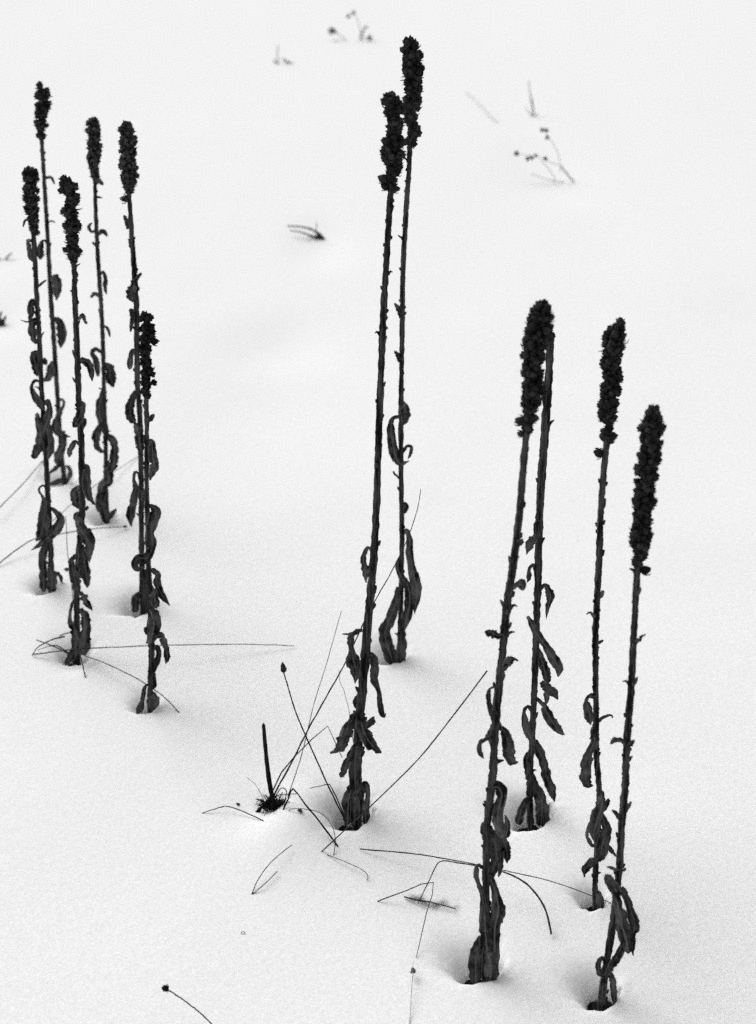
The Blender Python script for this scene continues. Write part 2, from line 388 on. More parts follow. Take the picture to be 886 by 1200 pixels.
# ------------------------------------------------------------------ snow, one sheet with the hollows melted round each foot
WELLS = []
for s in STALKS:
    hx, hy, hr = s['hole']
    c = ground(hx, hy)
    s['base'] = c
    R = hr * px_m(c)
    WELLS.append((c.x, c.y, R))
def more_well(px, py, r_px, depth=0.5):
    c = ground(px, py); SMALL.append((c.x, c.y, r_px * px_m(c), depth))
SMALL = []
more_well(318, 940, 15, 0.6)
more_well(381, 282, 4, 1.0)
more_well(404, 954, 8, 1.2)
more_well(90, 772, 22, 0.35)

def snow_height(x, y):
    h = hill(x, y)
    for i, (cx, cy, R) in enumerate(WELLS):
        dx, dy = x - cx, y - cy
        q = math.hypot(dx, dy)
        if q > 7 * R: continue
        ang = math.atan2(dy, dx)
        ca, sa = math.cos(ang), math.sin(ang)
        wob = 1 + 0.22 * noise.noise(Vector((ca * 1.4, sa * 1.4, i * 3.7))) + 0.09 * noise.noise(Vector((ca * 4, sa * 4, i * 1.9)))
        back = 0.5 + 0.5 * math.cos(ang - 2.55 - 0.5 * math.sin(i * 2.3))    # drifted in gently to windward, cut steep to lee
        r = q / (R * wob)
        soft = math.exp(-(r / (0.50 + (0.66 + 0.12 * math.sin(i * 4.1)) * back)) ** (2.6 - 1.25 * back))
        h -= 0.085 * soft * min(1, R / 0.028)
        if r < 1.0:
            t = min(1.0, (1.0 - r) / 0.38)
            h -= 0.11 * t * t * (3 - 2 * t)
        if r < 2.6:                                            # crumbs and settled crust at the rim
            h += 0.0022 * (1 - r / 2.6) * noise.noise(Vector((x * 150, y * 150, i))) + 0.003 * (1 - r / 2.6) * noise.noise(Vector((x * 55, y * 55, i)))
    for (cx, cy, R, dep) in SMALL:
        q = ((x - cx) ** 2 + (y - cy) ** 2) / (R * R)
        if q < 8:
            h -= dep * R * math.exp(-q)
    return h

def axis_steps(a, b, fine, lo, hi):
    mid = []
    v = a
    while v < b:
        mid.append(v); v += fine
    b = mid[-1]
    left = []; v, st = a, fine
    while v > lo:
        st *= 1.16; v -= st; left.append(v)
    right = []; v, st = b, fine
    while v < hi:
        st *= 1.16; v += st; right.append(v)
    return left[::-1] + mid + right
XS = axis_steps(-0.90, 0.85, 0.0042, -260, 260)
YS = axis_steps(1.50, 3.35, 0.0042, -60, 420)
V = []
for y in YS:
    for x in XS:
        V.append((x, y, snow_height(x, y)))
nx = len(XS)
F = [(j * nx + i, j * nx + i + 1, (j + 1) * nx + i + 1, (j + 1) * nx + i) for j in range(len(YS) - 1) for i in range(nx - 1)]
snow = obj('snow_ground', V, F, M_SNOW)
snow['kind'] = 'structure'
snow['label'] = 'smooth white snow slope with melted hollows round the stalks'

# ------------------------------------------------------------------ mullein stalks
def leaf_mesh(pts3, widths, rng, away):
    """a withered, half rolled leaf: ribbon along pts3 with a curled cross section and real thickness"""
    n = len(pts3); NC = 9
    seed = rng.uniform(0, 100)
    phi0 = rng.uniform(0.45, 1.15); face = 1 if rng.random() < 0.6 else -1
    tw0 = rng.uniform(-0.18, 0.18)
    prevS = None
    top, bot = [], []
    for i in range(n):
        t = (pts3[min(i + 1, n - 1)] - pts3[max(i - 1, 0)])
        if t.length < 1e-7: t = Vector((0, 0, -1))
        t.normalize()
        S = t.cross(Vector((0, 1, 0)))
        if S.length < 0.05: S = prevS or Vector((1, 0, 0))
        S.normalize()
        if prevS is not None and S.dot(prevS) < -0.2: pass
        prevS = S
        N = S.cross(t).normalized()
        u = i / (n - 1)
        tw = tw0 + 0.35 * noise.noise(Vector((u * 2.5, seed, 0.5)))
        S2 = S * math.cos(tw) + N * math.sin(tw); N2 = N * math.cos(tw) - S * math.sin(tw)
        w = widths[i] * (1 if u < 0.86 else 1 - 0.65 * (u - 0.86) / 0.14)
        edge = 1.16 + 0.22 * noise.noise(Vector((u * 11, seed, 3.1))) 
        phi = max(0.35, phi0 + 0.5 * noise.noise(Vector((u * 3, seed, 9.2))))
        R = w * 0.5 * edge / math.sin(min(phi, math.pi / 2))
        th = min(0.0011, 0.16 * w + 0.00015)
        for k in range(NC):
            v = -1 + 2 * k / (NC - 1)
            a = v * phi
            e = 1.0
            if abs(v) >= 0.7: e = 1 - (0.55 if abs(v) == 1 else 0.22) * min(1, 4 * max(0, noise.noise(Vector((u * 10, v * 9, seed + 40))) - 0.18))
            if abs(v) == 1: e *= 1 + 0.16 * noise.noise(Vector((u * 26, v * 5, seed)))
            crinkle = 0.06 * w * noise.noise(Vector((u * 30, v * 3, seed + 60))) + 0.30 * w * noise.noise(Vector((u * 13, v * 1.5, seed + 20)))
            rib = 0.09 * w * (1 - min(1, abs(v) * 3.0))
            p = pts3[i] + S2 * (R * math.sin(a) * e) + N2 * (face * (R * (math.cos(a) - math.cos(phi) * 0.5 - 0.5) + crinkle + rib))
            q = S2 * math.sin(a) + N2 * (face * math.cos(a))
            top.append(p + q * th * 0.5); bot.append(p - q * th * 0.5)
    Vv = top + bot
    m = len(top)
    Ff = []
    for i in range(n - 1):
        for k in range(NC - 1):
            a = i * NC + k
            Ff.append((a, a + 1, a + NC + 1, a + NC))
            Ff.append((m + a + NC, m + a + NC + 1, m + a + 1, m + a))
        a = i * NC
        Ff.append((a + NC, m + a + NC, m + a, a))
        b = i * NC + NC - 1
        Ff.append((b, m + b, m + b + NC, b + NC))
    Ff.append(tuple([k for k in range(NC)][::-1] + [m + k for k in range(NC)]))
    e = (n - 1) * NC
    Ff.append(tuple([e + k for k in range(NC)] + [m + e + k for k in range(NC)][::-1]))
    return Vv, Ff

def capsule_mesh(seed):
    """a split mullein capsule (unit length along +Z, base at the origin) in its five-lobed calyx"""
    rng = random.Random(seed)
    Vv, Ff = [], []
    prof = [(0.0, 0.10), (0.12, 0.30), (0.35, 0.43), (0.60, 0.39), (0.82, 0.22), (0.96, 0.05)]
    sides = 8
    for (z, r) in prof:
        for k in range(sides):
            a = 2 * math.pi * k / sides
            groove = 0.78 if (k % 4 == 0 and z > 0.3) else 1.0
            rr = r * groove * (1 + rng.uniform(-0.14, 0.14))
            Vv.append((math.cos(a) * rr, math.sin(a) * rr, z + rng.uniform(-0.03, 0.03)))
    for i in range(len(prof) - 1):
        for k in range(sides):
            a = i * sides + k; b = i * sides + (k + 1) % sides
            Ff.append((a, b, b + sides, a + sides))
    Ff.append(tuple(range(sides))[::-1]); Ff.append(tuple(5 * sides + k for k in range(sides)))
    for k in range(5):
        a = 2 * math.pi * (k + rng.uniform(-0.3, 0.3)) / 5
        c, s = math.cos(a), math.sin(a)
        L = rng.uniform(0.5, 0.95); out = rng.uniform(0.42, 0.70)
        wd = rng.uniform(0.17, 0.25)
        b = len(Vv)
        pr = [(0.05, 0.16, wd * 0.8), (0.35 * L, 0.42, wd), (0.7 * L, 0.5, wd * 0.62)]
        for (z, r, hw) in pr:
            Vv.append((c * r - s * hw, s * r + c * hw, z)); Vv.append((c * r + s * hw, s * r - c * hw, z)); Vv.append((c * (r + 0.08), s * (r + 0.08), z))
        Vv.append((c * out, s * out, L))
        for j in range(2):
            o = b + 3 * j
            for x, y in ((0, 1), (1, 2), (2, 0)):
                Ff.append((o + x, o + y, o + y + 3, o + x + 3))
        o = b + 6
        for x, y in ((0, 1), (1, 2), (2, 0)):
            Ff.append((o + x, o + y, b + 9))
    return Vv, Ff
CAPS = [capsule_mesh(i) for i in range(7)]
CAP_ME = []
for cv, cf in CAPS:
    me = bpy.data.meshes.new('seed_capsule')
    me.from_pydata(cv, [], cf); me.materials.append(M_SEED); me.update()
    CAP_ME.append(me)

def dirmat(pos, d, size, spin):
    q = d.normalized().to_track_quat('Z', 'Y')
    return Matrix.Translation(pos) @ q.to_matrix().to_4x4() @ Matrix.Rotation(spin, 4, 'Z') @ Matrix.Diagonal((size, size, size, 1))

BEAD = dict(A=0.24, C=0.22, F=0.18, G=0.14, L=0.09, B=0.10, K=0.08, H=0.06, I=0.05)   # how strongly a head is gathered into tiers

def build_stalk(idx, s):
    rng = random.Random(100 + idx * 17)
    base = s['base']
    m = px_m(base)
    lean = rng.uniform(-0.05, 0.04)
    root = empty('mullein_stalk', base)
    tag(root, s['label'], 'dead plant', 'dead mullein stalks standing in the snow')
    # stem ---------------------------------------------------------
    path = spline(s['stem'], 14)
    P = [upright(x, y, base, lean) - base for x, y, w in path]
    rad = [w * 0.435 * m for x, y, w in path]
    for (x, y, w) in spline(s['head'], 3)[:len(s['head'])]:
        q = upright(x, y, base, lean) - base
        if q.z > P[-1].z + 0.002:
            P.append(q); rad.append(rad[-1] * 0.96)
    P = [P[0] + Vector((0, 0, -0.07)), P[0] + Vector((0, 0, -0.035))] + P       # goes on down into the hollow
    rad = [rad[0], rad[0]] + rad
    Vv, Ff = [], []
    knots = [1 + 0.10 * noise.noise(Vector((i * 0.35, idx * 5.1, 0))) + 0.10 * max(0, noise.noise(Vector((i * 0.9, idx * 9.1, 4)))) for i in range(len(P))]
    tube(Vv, Ff, P, [r * k for r, k in zip(rad, knots)], 12, 0.34, idx * 3.3)
    for i in range(8, len(P) - 2):                                # torn leaf bases and scars
        if rng.random() < 0.21:
            a = rng.choice((0, math.pi)) + rng.gauss(0, 0.8)
            r = rad[i]
            out = Vector((math.cos(a), math.sin(a), 0))
            big = rng.random() < 0.18; L = rng.uniform(0.8, 1.9) * r if big else rng.uniform(0.15, 0.5) * r
            up = Vector((0, 0, 1))
            p0 = P[i] + out * r * 0.6 - up * r * 0.9
            hook = rng.uniform(-0.5, 0.7)
            pp = [p0, p0 + out * (0.45 * r) + up * (0.6 * L), p0 + out * (0.5 * r + 0.5 * L) + up * (0.6 * L + 0.5 * r), p0 + out * (0.5 * r + L) + up * (0.6 * L + (0.5 + hook) * r)]
            tube(Vv, Ff, pp, [r * 0.6, r * 0.52, r * 0.36, r * (0.14 if big else 0.25)], 6, 0.5, i)
    obj('stem', Vv, Ff, M_STEM, root)
    # dark mat added low in the hollow to deepen its shade ----------------------------
    R = s['hole'][2] * m
    Vv, Ff = [], []
    NR, NA = 7, 26
    for j in range(NR):
        for k in range(NA):
            a = 2 * math.pi * k / NA
            q = R * 1.25 * (j + 0.4) / NR
            x, y = math.cos(a) * q, math.sin(a) * q
            z = hill(base.x + x, base.y + y) - base.z - 1.65 * R + 0.30 * R * noise.noise(Vector((x / R * 2.2, y / R * 2.2, idx * 2.0))) + 0.16 * R * noise.noise(Vector((a * 3, q / R * 6, idx)))
            Vv.append(Vector((x, y, z)))
    for j in range(NR - 1):
        for k in range(NA):
            a = j * NA + k; b = j * NA + (k + 1) % NA
            Ff.append((a, b, b + NA, a + NA))
    Ff.append(tuple(range(NA)))
    n0 = len(Vv)                                                  # underside, so that the mat has body
    Vv += [v - Vector((0, 0, 0.006)) for v in Vv[:n0]]
    Ff += [tuple(n0 + q for q in f[::-1]) for f in Ff[:]]
    e0 = (NR - 1) * NA
    Ff += [(e0 + k, n0 + e0 + k, n0 + e0 + (k + 1) % NA, e0 + (k + 1) % NA) for k in range(NA)]
    obj('shade_mat', Vv, Ff, M_DARK, root)
    # leaves -------------------------------------------------------
    for li, L in enumerate(s['leaves']):
        pts = [tuple(float(v) for v in q.split()) for q in L.split(',')]
        sp = spline(pts, 7)
        n = len(sp)
        wmax = max(p[2] for p in pts)
        front = rng.random() < 0.78
        dep = (0.55 * wmax + rng.uniform(0.5, 6)) * m
        dep = -dep if front else dep
        P3, W = [], []
        for i, (x, y, w) in enumerate(sp):
            u = i / (n - 1)
            ease = min(1, u / 0.35); ease = ease * ease * (3 - 2 * ease)
            q = upright(x, y, base, lean)
            off = dep * ease * (1 + 0.25 * math.sin(u * 5 + li))
            d = (q - CAM)
            q = CAM + d * ((d.y + off) / d.y)
            P3.append(q - base); W.append(max(w, 0.7) * m)
        lv, lf = leaf_mesh(P3, W, rng, front)
        lo = obj('leaf', lv, lf, M_LEAF, root)
        at = lo.data.attributes.new('across', 'FLOAT', 'POINT')
        at.data.foreach_set('value', [abs(-1 + 2 * (q % 9) / 8) for q in range(len(lv))])
    # seed head ----------------------------------------------------
    hp = spline(s['head'], 8)
    H = [upright(x, y, base, lean) - base for x, y, w in hp]
    hr = [w * 0.5 * m for x, y, w in hp]
    Vv, Ff = [], []
    tube(Vv, Ff, H, [r * 0.33 for r in hr], 8, 0.5, idx)
    places = []
    cap = s['cap'] * m * 0.92
    acc = [0.0]
    for i in range(1, len(H)):
        acc.append(acc[-1] + (H[i] - H[i - 1]).length)
    dist = cap * 0.3; k = 0
    while dist < acc[-1]:
        j = next(i for i in range(1, len(acc)) if acc[i] >= dist)
        f = (dist - acc[j - 1]) / max(1e-9, acc[j] - acc[j - 1])
        c = H[j - 1].lerp(H[j], f); r = hr[j - 1] + (hr[j] - hr[j - 1]) * f
        ax = (H[j] - H[j - 1]).normalized()
        ang = k * 2.39996 + rng.gauss(0, 0.25)
        out = Vector((math.cos(ang), math.sin(ang), 0)); out = (out - ax * out.dot(ax)).normalized()
        size = cap * rng.uniform(0.7, 1.12)
        r *= 0.89 + 0.28 * noise.noise(Vector((out.x * 0.8, out.y * 0.8, dist / cap * 0.55 + idx * 7)))
        wave = math.sin(dist / cap * 6.283 / 1.75 + idx + 0.5 * noise.noise(Vector((dist / cap, idx, 0))))
        bead = BEAD.get(s['key'], 0.05)
        r *= 1 + bead * (wave - 0.25)
        upk = rng.uniform(0.0, 0.9) + (0.9 if dist > acc[-1] - cap else 0)
        d = (out + ax * upk).normalized()
        reach = out.dot(d) * size * 0.90
        r = min(r, max(0.45 * cap, 0.45 * cap + (acc[-1] - dist) * 1.6))
        r0 = max(0.0, r * rng.uniform(0.80, 1.12) - reach)
        if not (rng.random() < 0.08 or (wave < -0.45 and rng.random() < 2.0 * bead)):
            places.append((c + out * r0 - ax * size * 0.25, d, size, rng.uniform(0, 6.28)))
        circ = 2 * math.pi * max(r, cap * 0.35)
        dist += cap * 0.72 * cap * 0.70 / circ
        k += 1
    places.append((H[-1] - (H[-1] - H[-3]).normalized() * cap * 0.75, (H[-1] - H[-3]), cap, 0.4))
    for (x, y, sz) in s.get('loose', []):
        q = upright(x, y, base, lean) - base
        near_i = min(range(len(path)), key=lambda i: abs(path[i][1] - y - 4)) 
        ax_p = min(P + H, key=lambda p: (p - q).length)
        d = (q - ax_p); d.y += rng.uniform(-0.3, 0.1) * d.length
        d = d.normalized() + Vector((0, 0, 0.35)) if d.length > 1e-6 else Vector((0, -1, 0.4))
        d.normalize()
        size = sz * m * 1.05
        places.append((q - d * size * 0.5, d, size, rng.uniform(0, 6.28)))
        tube(Vv, Ff, [ax_p, ax_p.lerp(q - d * size * 0.45, 0.6) , q - d * size * 0.4], [0.9 * m, 0.9 * m, 1.1 * m], 5)
    for _ in range(int(acc[-1] / cap * 1.0)):                     # dry bracts and styles bristling out
        i = rng.randrange(1, len(H) - 1)
        ang = rng.uniform(0, 6.28)
        out = Vector((math.cos(ang), math.sin(ang), 0))
        p0 = H[i] + out * hr[i] * 0.6
        L = hr[i] * rng.uniform(0.35, 0.5) + 0.8 * m
        upv = Vector((0, 0, rng.uniform(-0.3, 0.9)))
        tube(Vv, Ff, [p0, p0 + (out + upv * 0.3).normalized() * L * 0.6, p0 + (out + upv).normalized() * L * 1.05], [0.8 * m, 0.55 * m, 0.15 * m], 4)
    if s['near']:
        hd = obj('seed_head', Vv, Ff, M_SEED, root)
        for (p, d, size, spin) in places:
            o = bpy.data.objects.new('seed_capsule', rng.choice(CAP_ME))
            COL.objects.link(o)
            o.parent = hd
            o.matrix_local = dirmat(p, d, size, spin)
    else:
        for (p, d, size, spin) in places:
            cv, cf = rng.choice(CAPS)
            M = dirmat(p, d, size, spin); b = len(Vv)
            Vv.extend(M @ Vector(v) for v in cv)
            Ff.extend(tuple(b + q for q in f) for f in cf)
        hd = obj('seed_head', Vv, Ff, M_SEED, root, smooth=False)
    return root

for i, s in enumerate(STALKS):
    build_stalk(i, s)

# ------------------------------------------------------------------ dry grass and weeds
G_GRASS = 'dry grass stems poking out of the snow'
def blade_path(pts, sub=6, lean=0.0):
    """pts: (x, y, lift in cm above the snow) or (x, y) = upright over the first point"""
    P0 = None; out = []
    for p in pts:
        if len(p) == 3:
            q = ground(p[0], p[1], p[2] / 100.0)
            if P0 is None: P0 = q
        else:
            q = upright(p[0], p[1], P0, lean)
        out.append(tuple(q))
    return [Vector(p) for p in spline(out, sub)] if sub > 1 else [Vector(p) for p in out]

def grass(label, pts, w0, w1, mat_=None, name='dry_grass', sub=6, lean=0.0, bury=True, cat='grass', group=G_GRASS, extra=None):
    path = blade_path(pts, sub, lean)
    m = px_m(path[0])
    n = len(path)
    rng = random.Random(label)
    rad = [max(0.00025, 0.5 * m * (w0 + (w1 - w0) * i / (n - 1)) * (1 + 0.12 * math.sin(i * 2.1))) for i in range(n)]
    if bury:
        d = (path[0] - path[1]).normalized() * 0.012 + Vector((0, 0, -0.018))
        path = [path[0] + d] + path; rad = [rad[0]] + rad
    base = path[0].copy()
    Vv, Ff = [], []
    for k in range(1, len(path) - 1):
        path[k] = path[k] + Vector((rng.gauss(0, 1), rng.gauss(0, 1), rng.gauss(0, 1))) * 0.12 * m
    tube(Vv, Ff, [p - base for p in path], rad, 6, 0.15, len(pts), 0.8)
    if extra is None:
        o = obj(name, Vv, Ff, mat_ or M_GRASS)
        o.location = base
        tag(o, label, cat, group)
        return o
    root = empty(name, base)
    tag(root, label, cat, group)
    obj('blade' if 'grass' in name else 'stem', Vv, Ff, mat_ or M_GRASS, root)
    extra(root, base, m)
    return root

def seed_tip(px, py, P, size_px, aim, name='seed_pod', mat_=None, slim=1.0):
    def f(root, base, m):
        for k, (x, y, sz, dx, dz) in enumerate(aim):
            q = upright(x, y, base) if P is None else ground(x, y, P / 100.0)
            d = Vector((dx, 0.15 * (-1) ** k, dz)).normalized()
            o = bpy.data.objects.new(name, CAP_ME[k % 7])
            COL.objects.link(o); o.parent = root
            if mat_ is not None:
                o.data = CAP_ME[k % 7].copy(); o.data.materials.clear(); o.data.materials.append(mat_)
            o.matrix_local = dirmat(q - base - d * sz * m * 0.5, d, sz * m, k) @ Matrix.Diagonal((slim, slim, 1, 1))
    return f

# -- round the tall stalk
grass('thin stem topped by a small closed pod, leaning toward the tallest stalk foot', [(403,958,0),(388,928),(372,893),(356,857),(345,830),(337,803),(333,790),(332,783)], 1.9, 1.3, M_DARK,
      'pod_weed', cat='weed', extra=seed_tip(0, 0, None, 0, [(332,782,13,-0.1,1)], slim=0.55))
grass('long grass stem arching up from the clump past the tallest stalk', [(322,930,0),(345,887),(362,853),(385,812),(405,776),(432,718),(460,668),(478,630),(489,597),(493,573)], 2.2, 0.7, lean=0.12)
grass('straight bleached grass stem standing up from behind the dark clump', [(338,932,0),(351,893),(361,855),(368,825),(385,770),(400,716)], 1.2, 0.7, M_PALE)
grass('grass stem from the clump snapped over into a sharp angle', [(316,934,0),(330,905),(345,887),(366,866),(384,851),(392,868),(401,888)], 1.8, 0.9, sub=1, lean=0.05)
grass('dark folded grass blade bent like a tent over the snow', [(332,948,0),(338,936,1.2),(343.5,924,2.6),(357,942,2.4),(370,957,2.0),(383,974,1.0),(396,992,0)], 2.0, 2.4, M_DARK, sub=2)
grass('curved grass blade curling beside the tent-like folded blade', [(340,948,.3),(357,948,1),(376,953,2.4),(388,966,2.2),(393,983,1.2),(391,1002,0)], 0.9, 1.2)
grass('short bent grass blade at the rim of the tallest stalk hollow', [(404,958,0),(396,938),(391,928),(386,919),(375,921),(363,924)], 1.6, 1.0, sub=2)
grass('long straight grass stem slanting across the tallest stalk foot', [(377,998,0),(435,944),(490,890),(530,840),(571,786)], 1.5, 1.7, sub=4)
grass('hair-thin grass stem behind the holed leaf of the tallest stalk', [(424,925,0),(414,870),(410,838),(404,812),(399,800),(397,785)], 0.8, 0.5, M_PALE)
grass('low grass blade arched flat on the snow beside the clump', [(237,953,0),(252,948,.6),(266,945,.9),(285,951,.7),(309,962,0)], 1.0, 1.5)
grass('hair-thin curved blade rising over the clump', [(309,938,0),(304,927),(298,918),(289,911)], 0.9, 0.5, M_PALE)

# -- the dark clump with the broken stub
def clump():
    c = ground(319, 943)
    m = px_m(c)
    root = empty('weed_clump', c)
    tag(root, 'dark matted weed clump with one thick broken stem standing up', 'weed')
    Vv, Ff = [], []
    pth = [Vector(p) for p in spline([tuple(upright(x, y, c) - c) for x, y in ((320,948),(319,934),(316,918),(313,895),(310.5,870),(309,850))], 5)]
    tube(Vv, Ff, pth, [m * (3.6 - 1.3 * i / (len(pth) - 1)) * 0.9 for i in range(len(pth))], 8, 0.2, 3)
    for dx, hh in ((-0.9, 4.5), (0.7, 3.0), (0.2, 6.0)):             # splintered end
        tube(Vv, Ff, [pth[-1] + Vector((dx * m, 0, -2 * m)), pth[-1] + Vector((dx * 1.1 * m, 0, 0.4 * hh * m)), pth[-1] + Vector((dx * 1.3 * m, 0, 0.6 * hh * m))], [0.9 * m, 0.6 * m, 0.15 * m], 5, 0.3)
    obj('broken_stem', Vv, Ff, M_DARK, root)
    rng = random.Random(5)
    Vv, Ff = [], []
    for k in range(190):
        a = rng.uniform(0, 6.28)
        x0 = rng.uniform(-8, 10); 
        p0 = Vector((rng.gauss(0, 6), rng.gauss(0, 5), -3)) * m
        ln = rng.uniform(5, 20) * m
        d = Vector((math.cos(a), math.sin(a) * 0.8, rng.uniform(0.1, 1.3))).normalized()
        p1 = p0 + d * ln * 0.5
        p2 = p1 + (d + Vector((rng.gauss(0, .5), rng.gauss(0, .5), rng.uniform(-1.3, 0.1)))).normalized() * ln * 0.45
        w = rng.uniform(0.35, 1.0) * m
        pts = [Vector(q) for q in spline([tuple(p0), tuple(p1), tuple(p2)], 3)]
        tube(Vv, Ff, pts, [w * (1.1 - 0.1 * i) for i in range(len(pts))], 4)
    o = obj('matted_blades', Vv, Ff, M_DARK, root); o['kind'] = 'stuff'
    for pts, w in (([(306,946),(302,955),(299,962)], 2.2), ([(324,930),(330,922),(336,926),(333,940)], 1.2), ([(316,935),(309,942),(300,951)], 3.5), ([(330,930),(340,929),(348,929)], 1.0), ([(335,948),(341,942),(339,938),(333,944)], 1.2)):
        Vv, Ff = [], []
        q = [Vector(p) for p in spline([tuple(upright(x, y, c) - c + Vector((0, -0.004, 0))) for x, y in pts], 4)]
        tube(Vv, Ff, q, [w * 0.5 * m] * len(q), 5, 0.2)
        obj('root_strand', Vv, Ff, M_DARK, root)
clump()

# -- foreground
def fork_arm(root, base, m):
    q = [p - base for p in blade_path([(296,1048,0),(310,1036,.6),(325,1021,.6)])]
    Vv, Ff = [], []
    tube(Vv, Ff, q, [0.5 * m] * len(q), 6, 0.15)
    obj('blade', Vv, Ff, M_GRASS, root)
grass('hair-thin forked grass blade lying free on open snow', [(295,1048,0),(303,1030,.8),(318,1010,1.3),(342,990,.8)], 1.1, 1.0, name='forked_grass', extra=fork_arm)
grass('fine curved blade ending in a tiny hook on the snow', [(383,1001,.1),(405,1010,.8),(424,1019,.7),(431,1026,.5),(430,1032,.2)], 0.9, 1.0, bury=False)
grass('long low grass stem running behind the broad-headed stalk to the ragged one', [(716,1058,0),(650,1034,3),(600,1022,4),(560,1013.5,4),(520,1006,3.2),(480,1000,2),(422,995,.3)], 1.0, 1.8)
grass('drooping grass stem with a heavy tip curving down past the broad-headed stalk', [(490,1058,0.1),(503,1032,2.5),(515,1010,5),(535,1011,5),(560,1015,5),(590,1022,5),(612,1032,4.5),(628,1047,3.5),(640,1068,2.2),(646,1095,.6)], 1.0, 3.0, sub=4)
grass('thin grass stem folded into a narrow peak over the snow', [(443,1056,0.1),(475,1044,2),(508,1034,4),(500,1070,2.5),(488,1122,0)], 1.6, 1.1, sub=2)
def spike_extra(root, base, m):
    rng = random.Random(9)
    for k in range(11):
        u = k / 10
        q = ground(480 + 52 * u + rng.gauss(0, 1), 1053 + 12 * u + rng.gauss(0, 1.2), 0.8)
        d = Vector((rng.uniform(0.3, 1), rng.gauss(0, .4), rng.gauss(0, .5))).normalized()
        o = bpy.data.objects.new('seed', CAP_ME[k % 7]); COL.objects.link(o); o.parent = root
        o.matrix_local = dirmat(q - base, d, rng.uniform(3, 5.5) * m * (1.3 - 0.5 * u), k) @ Matrix.Diagonal((0.6, 0.6, 1, 1))
grass('small seeded grass spike lying under the narrow folded stem', [(474,1051,.3),(490,1055,.8),(508,1058,.8),(534,1065,.6)], 2.0, 1.4, M_DARK, 'grass_spike', extra=spike_extra, bury=False)
grass('pale drooping thread with a small round bead on it', [(480,1204,0),(482,1165,.9),(484,1137,1.3),(484,1127,.9)], 1.4, 1.0, M_FROST, 'bead_weed', cat='weed',
      extra=seed_tip(0, 0, 1.2, 0, [(484,1137,8,0,1)], 'bead', M_PALE))
grass('dark bent stem with a ragged blackened flower head, alone on open snow', [(262,1216,0),(240,1192),(222,1177),(208,1167),(197,1160)], 1.8, 1.8, M_DARK, 'flower_weed', cat='weed',
      extra=seed_tip(0, 0, None, 0, [(193,1158,8,-1,0.2),(195,1157,6,-0.5,0.8),(195,1160,6,-0.7,-0.7)], 'flower_head', M_DARK))
grass('tiny curl of stem just breaking the snow surface', [(284,1095,0),(283,1092.5,.2),(285,1091.5,.25),(287,1093,.2),(285.5,1094,.15)], 0.9, 0.7, M_PALE)

# -- round the left group
grass('very long grass stem lying level across the foot of the tipped-head stalk', [(38,767,.4),(70,763,1.6),(100,760,2.4),(200,756,3),(290,755,1.6),(345,757,.4)], 1.7, 1.0, bury=False)
grass('slanting grass stem running from the tipped-head stalk to the shortest stalk', [(90,765,1.5),(125,778,2.5),(160,795,2.5),(190,815,1.5),(210,835,0)], 1.2, 1.4, bury=False)
grass('stiff short blade pointing down the slope from the tipped-head stalk', [(94,766,1.2),(97,780,1),(100,794,0)], 1.0, 1.6, bury=False)
grass('flattened dark blade stub leaning at the tipped-head stalk hollow', [(80,766,0),(62,757,1.8),(43,750,2)], 1.9, 1.3)
grass('looped thin blade curving back toward the tipped-head stalk', [(38,767,.2),(45,758,1.2),(60,750,2),(76,746,2.6)], 0.9, 2.0)
grass('short dark blade lying inside the looped thin blade', [(44,762,.2),(58,757,1.2),(68,757,1.2),(80,765,0)], 0.8, 1.9, bury=False)
grass('blade crossing the wrapped leaves of the tipped-head stalk', [(70,745,1.6),(78,742,3),(88,741,4),(101,743,3)], 1.9, 0.9, bury=False)
grass('bent grass stem ending in a dark seed among the crowded leafy stalks', [(-6,664,.3),(20,644,1.5),(42,631,2.5),(75,625,3),(110,619.5,2),(149,617,.6)], 1.8, 1.0, name='seeded_grass',
      extra=seed_tip(0, 0, 0.6, 0, [(147,617,6,1,0)], 'seed', M_DARK, 0.5))
grass('faint straight grass stem slanting between the crowded leafy stalks', [(161,535,.2),(110,570,2),(70,603,3),(45,626,3)], 0.8, 1.2, M_PALE)
grass('grass stem rising from the ragged leafy stalk toward the slope edge', [(50,540,.2),(25,569,2),(-8,602,2)], 1.2, 1.3)
grass('upright hair-thin stem between the leafy stalk and the tipped-head stalk', [(86,704,0),(82,672),(79,642),(77,604)], 1.1, 0.8, M_PALE)
def bit(label, px, py, r, mat_):
    c = ground(px, py); m = px_m(c); rng = random.Random(label)
    Vv, Ff = [], []
    for k in range(6):
        d = Vector((rng.gauss(0, 1), rng.gauss(0, 1), rng.uniform(0, 0.8))).normalized()
        tube(Vv, Ff, [-d * r * m * 0.6 + Vector((0, 0, r * 0.3 * m)), Vector((0, 0, r * 0.5 * m)), d * r * m * 1.2], [r * .3 * m, r * .45 * m, r * .1 * m], 5, 0.4, k)
    o = obj('leaf_scrap', Vv, Ff, mat_); o.location = c
    tag(o, label, 'leaf scrap', 'dark scraps fallen on the snow')
bit('black crumb of leaf on snow beside the tipped-head stalk', 104, 668, 2.6, M_DARK)
bit('grey crumb of leaf against the upright hair-thin stem', 78, 668, 3.0, M_GRASS)
bit('small dark crumb on snow next to the matted clump', 279, 943, 2.6, M_DARK)
bit('dark crumb half sunk between clump and folded blade', 352, 951, 3.6, M_GRASS)

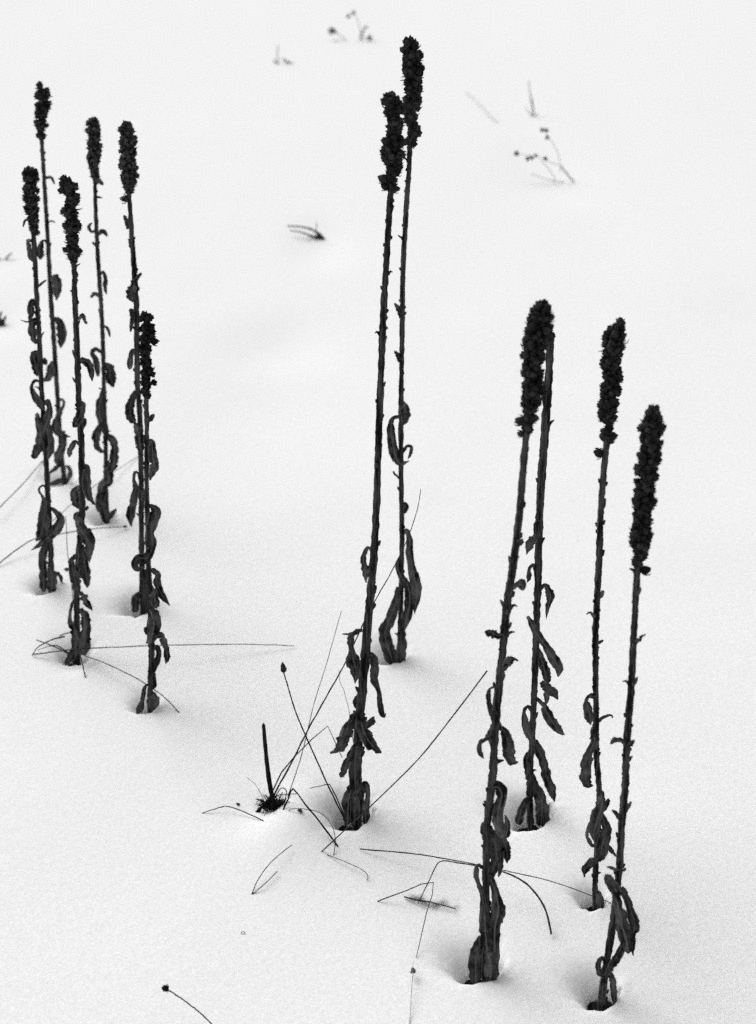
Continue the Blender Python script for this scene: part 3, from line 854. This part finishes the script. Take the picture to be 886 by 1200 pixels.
# -- up the slope
def sprig(name, label, base_px, strands, pods, mat_, podmat):
    c = ground(*base_px); m = px_m(c)
    root = empty(name, c); tag(root, label, 'weed', 'small weeds showing through snow up the slope')
    for pts, w0, w1 in strands:
        q = [Vector(p) for p in spline([tuple(upright(x, y, c, 0.25) - c) for x, y in pts], 4)]
        q = [q[0] + Vector((0, 0, -0.02))] + q
        Vv, Ff = [], []
        tube(Vv, Ff, q, [0.5 * m * (w0 + (w1 - w0) * i / (len(q) - 1)) for i in range(len(q))], 6, 0.2, 1)
        obj('blade', Vv, Ff, mat_, root)
    for k, (x, y, sz) in enumerate(pods):
        q = upright(x, y, c, 0.25) - c
        me = CAP_ME[k % 7].copy(); me.materials.clear(); me.materials.append(podmat)
        o = bpy.data.objects.new('bud', me); COL.objects.link(o); o.parent = root
        d = Vector((-0.7, 0.1, 0.3 * (-1) ** k)).normalized()
        o.matrix_local = dirmat(q - d * sz * m * 0.5, d, sz * m, k)
sprig('weed_tuft', 'blurred dark tuft with blades combed to one side, half buried up the slope', (379, 283),
      [([(379,283),(369,271),(354,266),(336,265)], 3.5, 1.2), ([(378,283),(366,277),(352,272),(340,270)], 3, 1), ([(380,283),(372,278),(362,277)], 5, 2), ([(372,281),(371,272),(371,260)], 1.5, .8), ([(381,283),(376,276),(372,272)], 5, 2)], [], M_GRASS, M_GRASS)
sprig('weed_tuft', 'tiny pale tuft of one short flat blade and a thin upright', (330, 74),
      [([(345,76),(338,73),(331,69)], 3.5, 3), ([(326,73),(325,64),(326,52)], 2.0, 1.2), ([(325,74),(322,72),(320,70)], 3, 2)], [], M_FROST, M_FROST)
sprig('weed_sprig', 'faint sprig with round buds at the highest part of the slope', (408, 47),
      [([(406,48),(400,42),(389,36)], 1.2, 1.2), ([(424,44),(420,26),(414,15)], 1.0, .8), ([(424,44),(426,36),(428,31)], 1.5, 2.5), ([(422,43),(424,38),(431,30)], 1.5, 2.5), ([(424,44),(430,45),(434,44)], 1, 1)],
      [(388,36,8), (392,37,5), (414,15,5), (408,19,5), (433,44,6)], M_FROST, M_PALE)
grass('faint bowed blade lying on snow up the slope', [(584,144,0),(572,133,1.5),(560,119,2),(545,107,.5)], 1.2, 0.8, M_FROST, group='small weeds showing through snow up the slope')
sprig('weed_tuft', 'pale upright spike of dry weed up the slope', (625, 136),
      [([(625,137),(623,122),(621,108),(619.5,94)], 1.6, 1.0), ([(626,137),(624,120),(620.5,105),(620.5,97)], 1.4, .8), ([(625,137),(621,133),(617,130)], 1.6, .8), ([(624,137),(629,134),(631,132)], 1.6, .8), ([(624,137),(619,131),(616,124)], 1.0, .5)], [], M_FROST, M_FROST)
sprig('weed_sprig', 'fine branching sprig dotted with dark buds, bent over up the slope', (673, 214),
      [([(673,214),(664,203),(657,194)], 2.6, 1.8), ([(657,194),(654,180),(646,165),(640,156)], 0.9, .7), ([(657,194),(645,190),(630,184),(606,180)], 0.9, .7), ([(650,208),(640,194),(634,188)], 0.9, 0.7), ([(660,213),(640,210),(622,203)], 1.0, 0.8)],
      [(635,152,5), (640,153,5), (641,161,5), (605,180,6), (618,186,5), (623,185,5), (628,182,4), (639,186,5)], M_FROST, M_DARK)
sprig('weed_tuft', 'dark weed tuft sunk in a hollow beyond the leafy stalk', (-1, 382),
      [([(-1,383),(-3,374),(-7,362)], 6, 2), ([(0,383),(4,377),(7,370)], 6, 2), ([(-3,383),(-2,375),(2,365)], 6, 2), ([(1,384),(3,381),(6,379)], 7, 3), ([(-2,384),(0,378),(3,374)], 8, 4)], [], M_GRASS, M_GRASS)
sprig('weed_tuft', 'pale weed tuft in a shallow hollow beyond the beaded stalk', (6, 306),
      [([(4,308),(8,302),(14,296)], 5, 2), ([(4,308),(0,304),(-6,300)], 5, 2)], [], M_FROST, M_FROST)
